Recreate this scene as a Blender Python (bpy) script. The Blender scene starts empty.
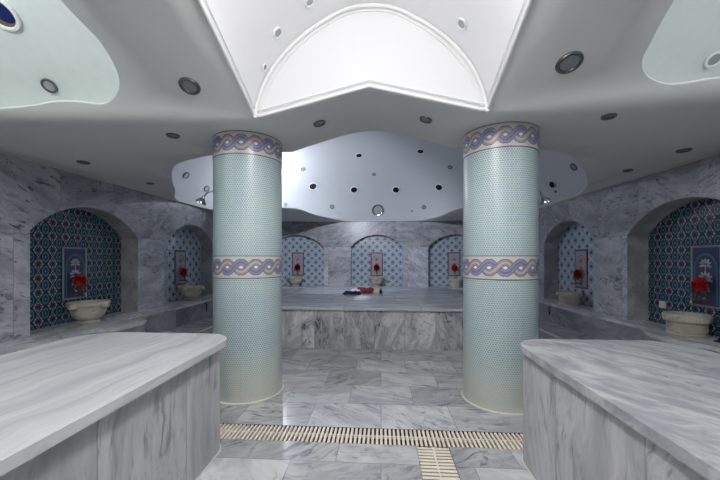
import bpy, bmesh, math, random
from math import sin, cos, pi, atan, atan2, sqrt
from mathutils import Vector, Matrix
from mathutils.geometry import delaunay_2d_cdt
random.seed(7)
S = bpy.context.scene
COL = S.collection

# ------------------------------------------------------------------ camera
PSI = atan(21/330)
cd = bpy.data.cameras.new('camera'); cam = bpy.data.objects.new('camera', cd); COL.objects.link(cam)
cam.location = (0, 0, 1.4); cam.rotation_euler = (pi/2, 0, PSI)
cd.sensor_width = 36; cd.lens = 16.5; cd.shift_y = 17/720; cd.clip_start = .02
S.camera = cam
S.view_settings.view_transform = 'Standard'; S.view_settings.look = 'None'
S.view_settings.gamma = 1; S.view_settings.exposure = 0.0; S.view_settings.use_curve_mapping = False

XL, XR, YB, YF = -4.44, 3.88, 11.2, -1.8
HC = 2.61          # ceiling height at the walls
ND = .32           # niche depth
SPRING, APEX = 1.74, 2.16
LEDGE = .40

# ------------------------------------------------------------------ node helper
class NT:
    def __init__(s, name):
        s.m = bpy.data.materials.new(name); s.m.use_nodes = True
        s.t = s.m.node_tree; s.n = s.t.nodes; s.b = s.n['Principled BSDF']
    def new(s, k, **kw):
        n = s.n.new(k)
        for a, v in kw.items(): setattr(n, a, v)
        return n
    def link(s, a, b): s.t.links.new(a, b)
    def inp(s, sock, v):
        if isinstance(v, bpy.types.NodeSocket): s.link(v, sock)
        elif v is not None: sock.default_value = v
    def math(s, op, a, b=None, c=None, clamp=False):
        n = s.new('ShaderNodeMath', operation=op); n.use_clamp = clamp
        s.inp(n.inputs[0], a); s.inp(n.inputs[1], b)
        if c is not None: s.inp(n.inputs[2], c)
        return n.outputs[0]
    def mix(s, f, a, b):
        n = s.new('ShaderNodeMix', data_type='RGBA')
        s.inp(n.inputs[0], f)
        s.inp(n.inputs[6], a if isinstance(a, bpy.types.NodeSocket) else (*a, 1))
        s.inp(n.inputs[7], b if isinstance(b, bpy.types.NodeSocket) else (*b, 1))
        return n.outputs[2]
    def ramp(s, f, stops):
        n = s.new('ShaderNodeValToRGB'); e = n.color_ramp.elements
        while len(e) < len(stops): e.new(.5)
        for i, (p, c) in enumerate(stops):
            e[i].position = p; e[i].color = (*c, 1)
        s.inp(n.inputs[0], f); return n.outputs[0]
    def coord(s): return s.new('ShaderNodeTexCoord').outputs['Object']
    def xyz(s, v):
        n = s.new('ShaderNodeSeparateXYZ'); s.link(v, n.inputs[0]); return n.outputs
    def comb(s, x, y, z=0.0):
        n = s.new('ShaderNodeCombineXYZ')
        for i, v in enumerate((x, y, z)): s.inp(n.inputs[i], v)
        return n.outputs[0]
    def vmath(s, op, a, b=None):
        n = s.new('ShaderNodeVectorMath', operation=op); s.inp(n.inputs[0], a)
        if b is not None: s.inp(n.inputs[1], b)
        return n.outputs[0]
    def noise(s, v, scale, detail=4, rough=.55, dist=0.0):
        n = s.new('ShaderNodeTexNoise'); s.link(v, n.inputs['Vector'])
        n.inputs['Scale'].default_value = scale; n.inputs['Detail'].default_value = detail
        n.inputs['Roughness'].default_value = rough; n.inputs['Distortion'].default_value = dist
        return n.outputs[0]
    def out(s, c, rough=.4, metal=0.0, bump=None, bs=.1, bd=.01):
        if isinstance(c, bpy.types.NodeSocket): s.link(c, s.b.inputs['Base Color'])
        else: s.b.inputs['Base Color'].default_value = (*c, 1)
        s.inp(s.b.inputs['Roughness'], rough); s.b.inputs['Metallic'].default_value = metal
        if bump is not None:
            n = s.new('ShaderNodeBump'); n.inputs['Strength'].default_value = bs; n.inputs['Distance'].default_value = bd
            s.link(bump, n.inputs['Height']); s.link(n.outputs[0], s.b.inputs['Normal'])
        return s.m

def plain(name, c, rough=.5, metal=0.0, var=.06, sc=30):
    k = NT(name); f = k.noise(k.coord(), sc, 3)
    return k.out(k.mix(f, tuple(x*(1-var) for x in c), tuple(min(1, x*(1+var)) for x in c)), rough, metal)

def marble(name, light=(.66,.66,.68), mid=(.50,.505,.53), dark=(.22,.225,.26), stretch=(1.0,5.0,5.0), rough=.28, tile=None, plane='xy',
           amount=.5, angle=.35, joint=(.25,.25,.26), tint=.12, cut=.0, scale=1.1, spots=0.0, zsplit=None):
    """streaky white marble; tile=(w,h,offset) cuts it in slabs, each with its own vein run"""
    k = NT(name); co = k.coord(); X, Y, Z = k.xyz(co)
    u, v = {'xy': (X, Y), 'yx': (Y, X), 'xz': (X, Z), 'yz': (Y, Z)}[plane]
    w3 = {'xy': Z, 'yx': Z, 'xz': Y, 'yz': X}[plane]
    jm = None
    if tile:
        tw, th, off = tile
        vs = k.math('DIVIDE', k.math('ADD', v, cut), th); row = k.math('FLOOR', vs)
        if zsplit is not None:          # one joint at a given height
            row = k.math('GREATER_THAN', v, zsplit); vs = None
        us = k.math('ADD', k.math('DIVIDE', u, tw), k.math('MULTIPLY', row, off)); colm = k.math('FLOOR', us)
        fu = k.math('FRACT', us)
        du = k.math('MULTIPLY', k.math('MINIMUM', fu, k.math('SUBTRACT', 1.0, fu)), tw)
        if vs is not None:
            fv = k.math('FRACT', vs); dv = k.math('MULTIPLY', k.math('MINIMUM', fv, k.math('SUBTRACT', 1.0, fv)), th)
        else: dv = k.math('ABSOLUTE', k.math('SUBTRACT', v, zsplit))
        jm = k.math('LESS_THAN', k.math('MINIMUM', du, dv), .0028)
        wn = k.new('ShaderNodeTexWhiteNoise', noise_dimensions='2D'); k.link(k.comb(colm, row), wn.inputs['Vector'])
        rid = wn.outputs['Value']; rcol = wn.outputs['Color']
        uv = k.comb(u, v, w3)
        vr = k.new('ShaderNodeVectorRotate', rotation_type='Z_AXIS'); k.link(uv, vr.inputs['Vector'])
        k.link(k.math('MULTIPLY', k.math('SUBTRACT', rid, .5), angle*4), vr.inputs['Angle'])
        p = k.vmath('ADD', vr.outputs[0], k.vmath('MULTIPLY', rcol, (37., 23., 11.)))
    else:
        vr = k.new('ShaderNodeVectorRotate', rotation_type='Z_AXIS'); k.link(k.comb(u, v, w3), vr.inputs['Vector'])
        vr.inputs['Angle'].default_value = angle; p = vr.outputs[0]; rid = None
    wob = k.noise(p, 1.3, 3, .5)
    p = k.vmath('ADD', p, k.vmath('MULTIPLY', k.comb(wob, wob, wob), (.35, .35, .35)))
    ps = k.vmath('MULTIPLY', p, stretch)
    n1 = k.noise(ps, scale, 7, .62, .6); n2 = k.noise(ps, scale*3.1, 6, .65, 1.2)
    mm_ = tuple(a*.82 for a in mid)
    c = k.ramp(n1, [(.30, mm_), (.44, mid), (.60, light)])
    vein = k.ramp(n2, [(.36, (1,)*3), (.45, (.25,)*3), (.54, (0,)*3)])
    big = k.ramp(k.noise(p, 1.7, 3), [(.40, (0,)*3), (.56, (1,)*3)])
    f = k.math('MULTIPLY', k.math('MULTIPLY', vein, big), amount, clamp=True)
    c = k.mix(f, c, dark)
    if spots:
        sp = k.ramp(k.noise(k.vmath('MULTIPLY', p, (1.0, 2.2, 1.0)), 5.5, 5, .6, 1.5), [(.33, (1,)*3), (.40, (0,)*3)])
        c = k.mix(k.math('MULTIPLY', sp, spots), c, dark)
    if rid is not None:
        t = k.math('ADD', 1-tint, k.math('MULTIPLY', rid, tint*1.4))
        if zsplit is not None: t = k.math('MULTIPLY', t, k.math('SUBTRACT', 1.12, k.math('MULTIPLY', row, .27)))
        c = k.mix(1.0, c, c)
        mm = k.new('ShaderNodeVectorMath', operation='SCALE'); k.link(c, mm.inputs[0]); k.link(t, mm.inputs['Scale']); c = mm.outputs[0]
        c = k.mix(jm, c, joint)
    r = k.math('ADD', rough, k.math('MULTIPLY', n2, .12))
    return k.out(c, r, 0, k.noise(p, 14, 3), .04, .01)

M = {}
M['floor'] = marble('floor_marble', light=(.58,.58,.585), mid=(.44,.445,.465), dark=(.15,.155,.185), tile=(.62,.45,.5), plane='xy', cut=.01+.0, rough=.13, amount=.9, angle=.45, tint=.28, stretch=(1,3.4,4), scale=1.5, joint=(.24,.24,.25))
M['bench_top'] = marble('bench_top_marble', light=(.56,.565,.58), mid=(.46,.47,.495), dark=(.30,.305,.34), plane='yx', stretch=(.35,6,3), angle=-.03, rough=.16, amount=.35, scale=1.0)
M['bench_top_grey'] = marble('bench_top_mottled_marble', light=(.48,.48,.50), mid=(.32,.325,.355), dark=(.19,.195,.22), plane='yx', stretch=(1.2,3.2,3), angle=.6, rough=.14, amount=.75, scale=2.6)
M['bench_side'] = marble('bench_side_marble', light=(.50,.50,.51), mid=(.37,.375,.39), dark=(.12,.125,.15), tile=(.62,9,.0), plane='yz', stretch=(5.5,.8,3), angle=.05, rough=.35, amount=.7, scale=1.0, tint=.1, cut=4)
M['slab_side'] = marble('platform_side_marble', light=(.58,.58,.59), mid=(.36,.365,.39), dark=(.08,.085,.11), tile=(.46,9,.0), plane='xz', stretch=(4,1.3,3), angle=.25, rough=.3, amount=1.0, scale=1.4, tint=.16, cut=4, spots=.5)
M['slab_top'] = marble('platform_top_marble', light=(.62,.63,.66), mid=(.45,.46,.50), dark=(.25,.26,.31), tile=(1.17,.9,.3), plane='xy', stretch=(.8,4,3), angle=.1, rough=.14, amount=.5, tint=.12)
WL = dict(light=(.55,.555,.59), mid=(.38,.385,.43), dark=(.10,.105,.15), rough=.25, tint=.2)
M['wall_y'] = marble('side_wall_marble', tile=(.93,2.0,.37), plane='yz', stretch=(1.0,3.2,3), angle=.40, amount=.85, scale=1.3, spots=1.0, zsplit=SPRING, **WL)
M['wall_x'] = marble('back_wall_marble', tile=(.90,2.0,.43), plane='xz', stretch=(1.0,3.2,3), angle=.30, amount=.75, scale=1.5, spots=.8, zsplit=SPRING, **WL)
M['jamb'] = marble('niche_jamb_marble', light=(.50,.50,.50), mid=(.36,.36,.36), dark=(.12,.12,.13), plane='yz', stretch=(2,2,2), angle=.2, rough=.35, amount=.6)
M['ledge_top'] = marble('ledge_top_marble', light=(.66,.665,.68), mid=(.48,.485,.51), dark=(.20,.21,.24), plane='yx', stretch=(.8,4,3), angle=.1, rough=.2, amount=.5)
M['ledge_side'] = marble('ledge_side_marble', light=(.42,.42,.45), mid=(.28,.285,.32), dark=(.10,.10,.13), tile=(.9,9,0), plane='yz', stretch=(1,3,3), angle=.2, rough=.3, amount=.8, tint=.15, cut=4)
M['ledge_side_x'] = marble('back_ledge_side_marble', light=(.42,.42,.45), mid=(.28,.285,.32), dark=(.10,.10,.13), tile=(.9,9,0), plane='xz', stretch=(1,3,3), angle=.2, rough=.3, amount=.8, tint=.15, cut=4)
M['basin'] = marble('basin_marble', light=(.62,.57,.49), mid=(.44,.40,.33), dark=(.16,.11,.07), plane='xz', stretch=(1,1,1), angle=.2, rough=.35, amount=.5, scale=2.5)
M['stone_cream'] = plain('cream_stone', (.60,.58,.52), .4)
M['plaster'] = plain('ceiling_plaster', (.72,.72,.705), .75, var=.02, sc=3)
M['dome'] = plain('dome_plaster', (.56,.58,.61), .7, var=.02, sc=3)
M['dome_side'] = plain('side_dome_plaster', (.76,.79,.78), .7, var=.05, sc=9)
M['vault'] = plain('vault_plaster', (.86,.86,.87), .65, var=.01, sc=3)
M['white'] = plain('white_moulding', (.88,.88,.87), .5, var=.01)
M['cream'] = plain('cream_plastic', (.76,.69,.59), .45, var=.1, sc=12)
M['channel'] = plain('dark_channel', (.05,.035,.022), .7)  # dark brown colour of the channel below the slats
M['chrome'] = plain('chrome', (.45,.46,.48), .2, 1.0)
M['brass'] = plain('aged_brass', (.42,.27,.12), .3, 1.0)
M['ring'] = plain('dark_metal_ring', (.16,.16,.155), .35, .7)
M['lens'] = plain('frosted_lens', (.22,.26,.27), .2)
M['lens_grey'] = plain('pale_frosted_lens', (.36,.38,.39), .25)
M['night'] = plain('dark_glass', (.008,.008,.012), .1)
M['blue'] = plain('blue_glass', (.012,.02,.13), .1)
M['brown'] = plain('brown_frame', (.18,.12,.08), .5)
M['red'] = plain('red_petals', (.50,.008,.012), .55, var=.25, sc=40)
M['leaf'] = plain('dark_green_leaf', (.03,.06,.025), .5)
M['navy'] = plain('navy_cloth', (.012,.014,.07), .9, var=.3, sc=60)
M['redcloth'] = plain('red_cloth', (.13,.014,.025), .9, var=.3, sc=60)
M['whitecloth'] = plain('white_cloth', (.65,.62,.64), .9)
M['creamcloth'] = plain('cream_cloth', (.62,.55,.42), .9)
M['black'] = plain('black_iron', (.015,.013,.012), .4, .3)
M['outlet'] = plain('white_plate_plastic', (.7,.72,.7), .4)
M['p_navy'] = plain('panel_navy_glaze', (.04,.045,.10), .2)
M['p_white'] = plain('panel_white_glaze', (.42,.42,.46), .2)
M['p_pink'] = plain('panel_pink_glaze', (.42,.22,.28), .2)
M['p_teal'] = plain('panel_teal_glaze', (.04,.20,.24), .2)
M['p_blue'] = plain('panel_blue_glaze', (.05,.055,.13), .2)

def rosette_tiles(name, plane, dark):
    """glazed tile: staggered rosettes in a white ogee lattice with leaves between"""
    k = NT(name); X, Y, Z = k.xyz(k.coord()); u = Y if plane == 'yz' else X
    P = .20 if dark else .27
    a = k.math('DIVIDE', u, P); b = k.math('DIVIDE', Z, P*(1.0 if dark else 1.0))
    def loc(q, o):
        return k.math('SUBTRACT', k.math('FRACT', k.math('ADD', q, o)), .5)
    x, y = loc(a, 0), loc(b, 0); x2, y2 = loc(a, .5), loc(b, .5)
    ax, ay = k.math('ABSOLUTE', x), k.math('ABSOLUTE', y)
    def length(p, q): return k.math('SQRT', k.math('ADD', k.math('MULTIPLY', p, p), k.math('MULTIPLY', q, q)))
    def lt(p, t): return k.math('LESS_THAN', p, t)
    def band(p, c0, w): return lt(k.math('ABSOLUTE', k.math('SUBTRACT', p, c0)), w)
    d, d2 = length(x, y), length(x2, y2)
    ang = k.math('ARCTAN2', y, x)
    pet = k.math('ADD', .27, k.math('MULTIPLY', k.math('COSINE', k.math('MULTIPLY', ang, 8.0)), .05))
    ang2 = k.math('ARCTAN2', y2, x2)
    leaf = k.math('ADD', .20, k.math('MULTIPLY', k.math('COSINE', k.math('MULTIPLY', ang2, 4.0)), .10))
    man = k.math('ADD', ax, ay)
    n = k.noise(k.comb(u, Z, 0), 22, 2)
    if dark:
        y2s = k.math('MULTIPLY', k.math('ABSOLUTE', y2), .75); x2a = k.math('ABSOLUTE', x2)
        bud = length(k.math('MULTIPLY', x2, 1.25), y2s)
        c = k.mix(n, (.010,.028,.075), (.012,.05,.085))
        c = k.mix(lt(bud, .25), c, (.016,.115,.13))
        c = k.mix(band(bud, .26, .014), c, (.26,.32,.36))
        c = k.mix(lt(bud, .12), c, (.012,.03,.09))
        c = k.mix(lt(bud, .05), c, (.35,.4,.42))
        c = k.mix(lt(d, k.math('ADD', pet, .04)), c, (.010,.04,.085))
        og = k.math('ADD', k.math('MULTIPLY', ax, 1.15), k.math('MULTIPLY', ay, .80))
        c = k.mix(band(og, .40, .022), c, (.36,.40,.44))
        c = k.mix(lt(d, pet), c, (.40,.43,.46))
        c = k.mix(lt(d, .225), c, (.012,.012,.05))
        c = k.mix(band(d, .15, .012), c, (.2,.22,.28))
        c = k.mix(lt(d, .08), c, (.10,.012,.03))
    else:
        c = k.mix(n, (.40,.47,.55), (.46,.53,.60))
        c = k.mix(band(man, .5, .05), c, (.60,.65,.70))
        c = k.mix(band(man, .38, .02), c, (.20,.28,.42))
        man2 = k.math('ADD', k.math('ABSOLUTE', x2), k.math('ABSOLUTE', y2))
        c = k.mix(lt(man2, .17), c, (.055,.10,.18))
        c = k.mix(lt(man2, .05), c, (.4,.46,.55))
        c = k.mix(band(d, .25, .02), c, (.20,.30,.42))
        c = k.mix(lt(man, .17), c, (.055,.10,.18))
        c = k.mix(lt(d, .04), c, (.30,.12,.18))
    jx = k.math('FRACT', k.math('ADD', k.math('DIVIDE', u, P), .25)); jy = k.math('FRACT', k.math('ADD', k.math('DIVIDE', Z, P), .25))
    j = k.math('MAXIMUM', lt(jx, .008), lt(jy, .008))
    c = k.mix(j, c, (.25,.28,.3))
    return k.out(c, .18)
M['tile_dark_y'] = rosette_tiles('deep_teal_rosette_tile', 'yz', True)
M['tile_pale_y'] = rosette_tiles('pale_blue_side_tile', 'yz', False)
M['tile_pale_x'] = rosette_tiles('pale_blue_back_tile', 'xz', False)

RC = .345
def mosaic():
    """round aqua glass pieces in white grout, creamy limescale at the foot"""
    k = NT('aqua_mosaic'); X, Y, Z = k.xyz(k.coord())
    th = k.math('ARCTAN2', Y, X); n_around = 96
    P = 2*pi*RC/n_around
    a = k.math('MULTIPLY', th, n_around/(2*pi)); b = k.math('DIVIDE', Z, P*1.732)
    def cell(o):
        x = k.math('SUBTRACT', k.math('FRACT', k.math('ADD', a, o)), .5)
        y = k.math('MULTIPLY', k.math('SUBTRACT', k.math('FRACT', k.math('ADD', b, o)), .5), 1.732)
        return k.math('SQRT', k.math('ADD', k.math('MULTIPLY', x, x), k.math('MULTIPLY', y, y)))
    d = k.math('MINIMUM', cell(0), cell(.5))
    tile = k.ramp(d, [(.39, (1,)*3), (.46, (0,)*3)])
    co = k.comb(X, Y, Z)
    wn = k.noise(co, 45, 2, .7)
    big = k.noise(co, 3.0, 2)
    c1 = k.mix(wn, (.13,.23,.27), (.29,.40,.43))
    c1 = k.mix(k.ramp(big, [(.45, (0,)*3), (.7, (1,)*3)]), c1, (.24,.35,.34))
    c = k.mix(tile, (.64,.68,.69), c1)
    st = k.math('SUBTRACT', k.math('ADD', .42, k.math('MULTIPLY', k.noise(co, 5, 4), .55)), k.math('MULTIPLY', Z, 1.25), clamp=True)
    c = k.mix(k.math('MULTIPLY', st, 1.1, clamp=True), c, (.56,.54,.45))
    return k.out(c, .3, 0, tile, .15, .004)
M['mosaic'] = mosaic()
def guilloche():
    """two plaited strands, purple and sand, on ivory mosaic between dark edge rows"""
    k = NT('plaited_band_mosaic'); X, Y, Z = k.xyz(k.coord())
    th = k.math('ARCTAN2', Y, X); ph = k.math('MULTIPLY', th, 8.0)
    s = k.math('MULTIPLY', k.math('SINE', ph), .047); cs = k.math('COSINE', ph)
    d1 = k.math('ABSOLUTE', k.math('SUBTRACT', Z, s)); d2 = k.math('ABSOLUTE', k.math('ADD', Z, s))
    # widen vertically where the strand runs steeply
    wv = k.math('ADD', .030, k.math('MULTIPLY', k.math('ABSOLUTE', cs), .014))
    f1 = k.math('DIVIDE', d1, wv); f2 = k.math('DIVIDE', d2, wv)
    c = k.mix(k.noise(k.comb(X, Y, Z), 90, 1), (.42,.41,.39), (.58,.57,.54))
    def strand(c, f, a, b):
        col = k.ramp(f, [(.0, a), (.22, a), (.30, (.06,.055,.08)), (.36, b), (.72, b), (.82, (.05,.045,.07))])
        return k.mix(k.math('LESS_THAN', f, 1.0), c, col)
    A = ((.10,.10,.25), (.20,.20,.38)); B = ((.46,.38,.35), (.24,.20,.24))
    over1 = strand(strand(c, f2, *B), f1, *A); over2 = strand(strand(c, f1, *A), f2, *B)
    c = k.mix(k.math('GREATER_THAN', cs, 0.0), over2, over1)
    # dot in each eye
    ex = k.math('SUBTRACT', k.math('FRACT', k.math('ADD', k.math('DIVIDE', ph, pi), .0)), .5)
    de = k.math('SQRT', k.math('ADD', k.math('MULTIPLY', k.math('MULTIPLY', ex, .135), k.math('MULTIPLY', ex, .135)), k.math('MULTIPLY', Z, Z)))
    c = k.mix(k.math('LESS_THAN', de, .012), c, (.74,.72,.68))
    edge = k.math('GREATER_THAN', k.math('ABSOLUTE', Z), .103)
    c = k.mix(edge, c, (.05,.05,.055))
    g = k.math('LESS_THAN', k.math('FRACT', k.math('MULTIPLY', Z, 85.)), .15)
    g2 = k.math('LESS_THAN', k.math('FRACT', k.math('MULTIPLY', th, 30.)), .15)
    c = k.mix(k.math('MULTIPLY', k.math('MAXIMUM', g, g2), .45), c, (.6,.58,.56))
    return k.out(c, .35)
M['band'] = guilloche()

# ------------------------------------------------------------------ mesh helpers
def obj(name, bm, mat, parent=None, smooth=False, loc=None):
    me = bpy.data.meshes.new(name)
    bmesh.ops.recalc_face_normals(bm, faces=bm.faces)
    bm.to_mesh(me); bm.free()
    me.materials.append(mat)
    if smooth:
        for p in me.polygons: p.use_smooth = True
        me.set_sharp_from_angle(angle=math.radians(40))
    o = bpy.data.objects.new(name, me); COL.objects.link(o)
    if loc: o.location = loc
    if parent: o.parent = parent
    return o
def struct(name, bm, mat, parent=None, smooth=False, **k):
    o = obj(name, bm, mat, parent, smooth, **k)
    if parent is None: o['kind'] = 'structure'
    return o
def tag(o, label, cat, group=None):
    o['label'] = label; o['category'] = cat
    if group: o['group'] = group
    return o
def thing(name, label, cat, loc=(0,0,0), rz=0, group=None):
    o = bpy.data.objects.new(name, None); COL.objects.link(o)
    o.location = loc; o.rotation_euler = (0,0,rz); o.empty_display_size = .1
    return tag(o, label, cat, group)
def dup(root, loc, rz, label):
    r = root.copy(); COL.objects.link(r); r.location = loc; r.rotation_euler = (0,0,rz); r['label'] = label
    for ch in [c for c in COL.objects if c.parent == root]:
        c = ch.copy(); COL.objects.link(c); c.parent = r
        for g in [x for x in COL.objects if x.parent == ch]:
            d = g.copy(); COL.objects.link(d); d.parent = c
    return r
def box(bm, x0, x1, y0, y1, z0, z1, bev=0):
    r = bmesh.ops.create_cube(bm, size=1)
    for v in r['verts']:
        v.co = Vector(((x0+x1)/2+v.co.x*(x1-x0), (y0+y1)/2+v.co.y*(y1-y0), (z0+z1)/2+v.co.z*(z1-z0)))
    if bev:
        es = {e for v in r['verts'] for e in v.link_edges}
        bmesh.ops.bevel(bm, geom=list(es), offset=bev, segments=3, affect='EDGES', profile=.5)
    return bm
def B(): return bmesh.new()
def quad(bm, x0, x1, y0, y1, z=0): bm.faces.new([bm.verts.new(p) for p in ((x0,y0,z),(x1,y0,z),(x1,y1,z),(x0,y1,z))])
def lathe(bm, prof, seg=48, c=(0,0,0), cap=True):
    rings = []
    for r, z in prof:
        rings.append([bm.verts.new((c[0]+r*cos(2*pi*i/seg), c[1]+r*sin(2*pi*i/seg), c[2]+z)) for i in range(seg)])
    for a, b in zip(rings, rings[1:]):
        for i in range(seg):
            bm.faces.new((a[i], a[(i+1)%seg], b[(i+1)%seg], b[i]))
    if cap:
        if prof[0][0] > 1e-6: bm.faces.new(rings[0][::-1])
        if prof[-1][0] > 1e-6: bm.faces.new(rings[-1])
    bmesh.ops.remove_doubles(bm, verts=bm.verts, dist=1e-6)
    return bm
def prism(bm, pts, z0, z1, bev=0, seg=3):
    a = [bm.verts.new((x, y, z0)) for x, y in pts]; b = [bm.verts.new((x, y, z1)) for x, y in pts]
    f1 = bm.faces.new(a[::-1]); f2 = bm.faces.new(b); n = len(pts)
    for i in range(n): bm.faces.new((a[i], a[(i+1)%n], b[(i+1)%n], b[i]))
    if bev: bmesh.ops.bevel(bm, geom=list(f1.edges)+list(f2.edges), offset=bev, segments=seg, affect='EDGES', profile=.5)
    return bm
def tube(bm, pts, r, seg=10, caps=True, up=(0,0,1)):
    pts = [Vector(p) for p in pts]; rings = []
    rr = r if isinstance(r, (list, tuple)) else [r]*len(pts)
    up = Vector(up)
    for i, p in enumerate(pts):
        t = (pts[min(i+1, len(pts)-1)]-pts[max(i-1, 0)]).normalized()
        s = t.cross(up) if abs(t.dot(up)) < .95 else t.cross(Vector((1,0,0)))
        s.normalize(); n = s.cross(t)
        rings.append([bm.verts.new(p+(s*cos(2*pi*k/seg)+n*sin(2*pi*k/seg))*rr[i]) for k in range(seg)])
    for a, b in zip(rings, rings[1:]):
        for k in range(seg): bm.faces.new((a[k], a[(k+1)%seg], b[(k+1)%seg], b[k]))
    if caps: bm.faces.new(rings[0][::-1]); bm.faces.new(rings[-1])
    return bm
def catmull(pts, n=6, closed=True):
    out = []; L = len(pts)
    rng = range(L) if closed else range(L-1)
    for i in rng:
        if closed: p0, p1, p2, p3 = (pts[(i+j-1) % L] for j in range(4))
        else: p0, p1, p2, p3 = pts[max(i-1,0)], pts[i], pts[i+1], pts[min(i+2, L-1)]
        for k in range(n):
            t = k/n
            out.append(tuple(.5*((2*b)+(-a+c)*t+(2*a-5*b+4*c-d)*t*t+(-a+3*b-3*c+d)*t**3) for a, b, c, d in zip(p0, p1, p2, p3)))
    if not closed: out.append(tuple(pts[-1]))
    return out
def inside(x, y, poly):
    r = False; n = len(poly)
    for i in range(n):
        x1, y1 = poly[i]; x2, y2 = poly[(i+1) % n]
        if (y1 > y) != (y2 > y) and x < (x2-x1)*(y-y1)/(y2-y1)+x1: r = not r
    return r
def sheet(outer, holes, extra_pts, extra_edges, lift):
    """flat region with holes, lifted to 3-D by lift(a, b)"""
    V, Eg = [], []
    for poly in [outer]+holes:
        s = len(V); V += [Vector(p) for p in poly]; n = len(poly)
        Eg += [(s+i, s+(i+1) % n) for i in range(n)]
    for p in extra_pts: V.append(Vector(p))
    for a, b in extra_edges: V += [Vector(a), Vector(b)]; Eg.append((len(V)-2, len(V)-1))
    vs, es, fs, *_ = delaunay_2d_cdt(V, Eg, [], 0, 1e-5)
    bm = B(); bv = [bm.verts.new(lift(p.x, p.y)) for p in vs]
    for f in fs:
        cx = sum(vs[i].x for i in f)/len(f); cy = sum(vs[i].y for i in f)/len(f)
        if inside(cx, cy, outer) and not any(inside(cx, cy, h) for h in holes):
            try: bm.faces.new([bv[i] for i in f])
            except ValueError: pass
    bmesh.ops.delete(bm, geom=[v for v in bm.verts if not v.link_faces], context='VERTS')
    return bm

# ------------------------------------------------------------------ niches
def arch_poly(c, hw, z0=LEDGE+.0021, spring=SPRING, apex=APEX, n=20):
    """opening outline in (u, z): straight jambs, segmental head"""
    h = apex-spring; R = (hw*hw+h*h)/(2*h); a = math.asin(hw/R)
    top = [(c+R*sin(-a+2*a*i/n), apex-R+R*cos(-a+2*a*i/n)) for i in range(n+1)]
    return [(c-hw, z0)]+top+[(c+hw, z0)]
LN = [(4.84, .93), (7.545, .925)]        # left wall (centre along y, half width)
RN = [(4.54, .93), (7.205, .925)]
BN = [(-2.93, .97), (-.15, .88), (2.50, .92)]
def side_wall(name, X, niches, sgn):
    outer = [(YF, 0), (YB+.35, 0), (YB+.35, HC+.02), (2.79, HC+.02), (2.2, 3.1), (YF, 3.1)]
    holes = [arch_poly(c, w) for c, w in niches]
    bm = sheet(outer, holes, [], [], lambda a, b: (X, a, b))
    return struct(name, bm, M['wall_y'])
side_wall('wall_left', XL, LN, -1); side_wall('wall_right', XR, RN, 1)
bm = sheet([(XL, 0), (XR, 0), (XR, HC+.02), (XL, HC+.02)], [arch_poly(c, w) for c, w in BN], [], [], lambda a, b: (a, YB, b))
struct('wall_back', bm, M['wall_x'])
bm = B(); box(bm, XL, XR, YF-.1, YF, 0, HC+.02); struct('wall_front', bm, M['wall_x'])

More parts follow.
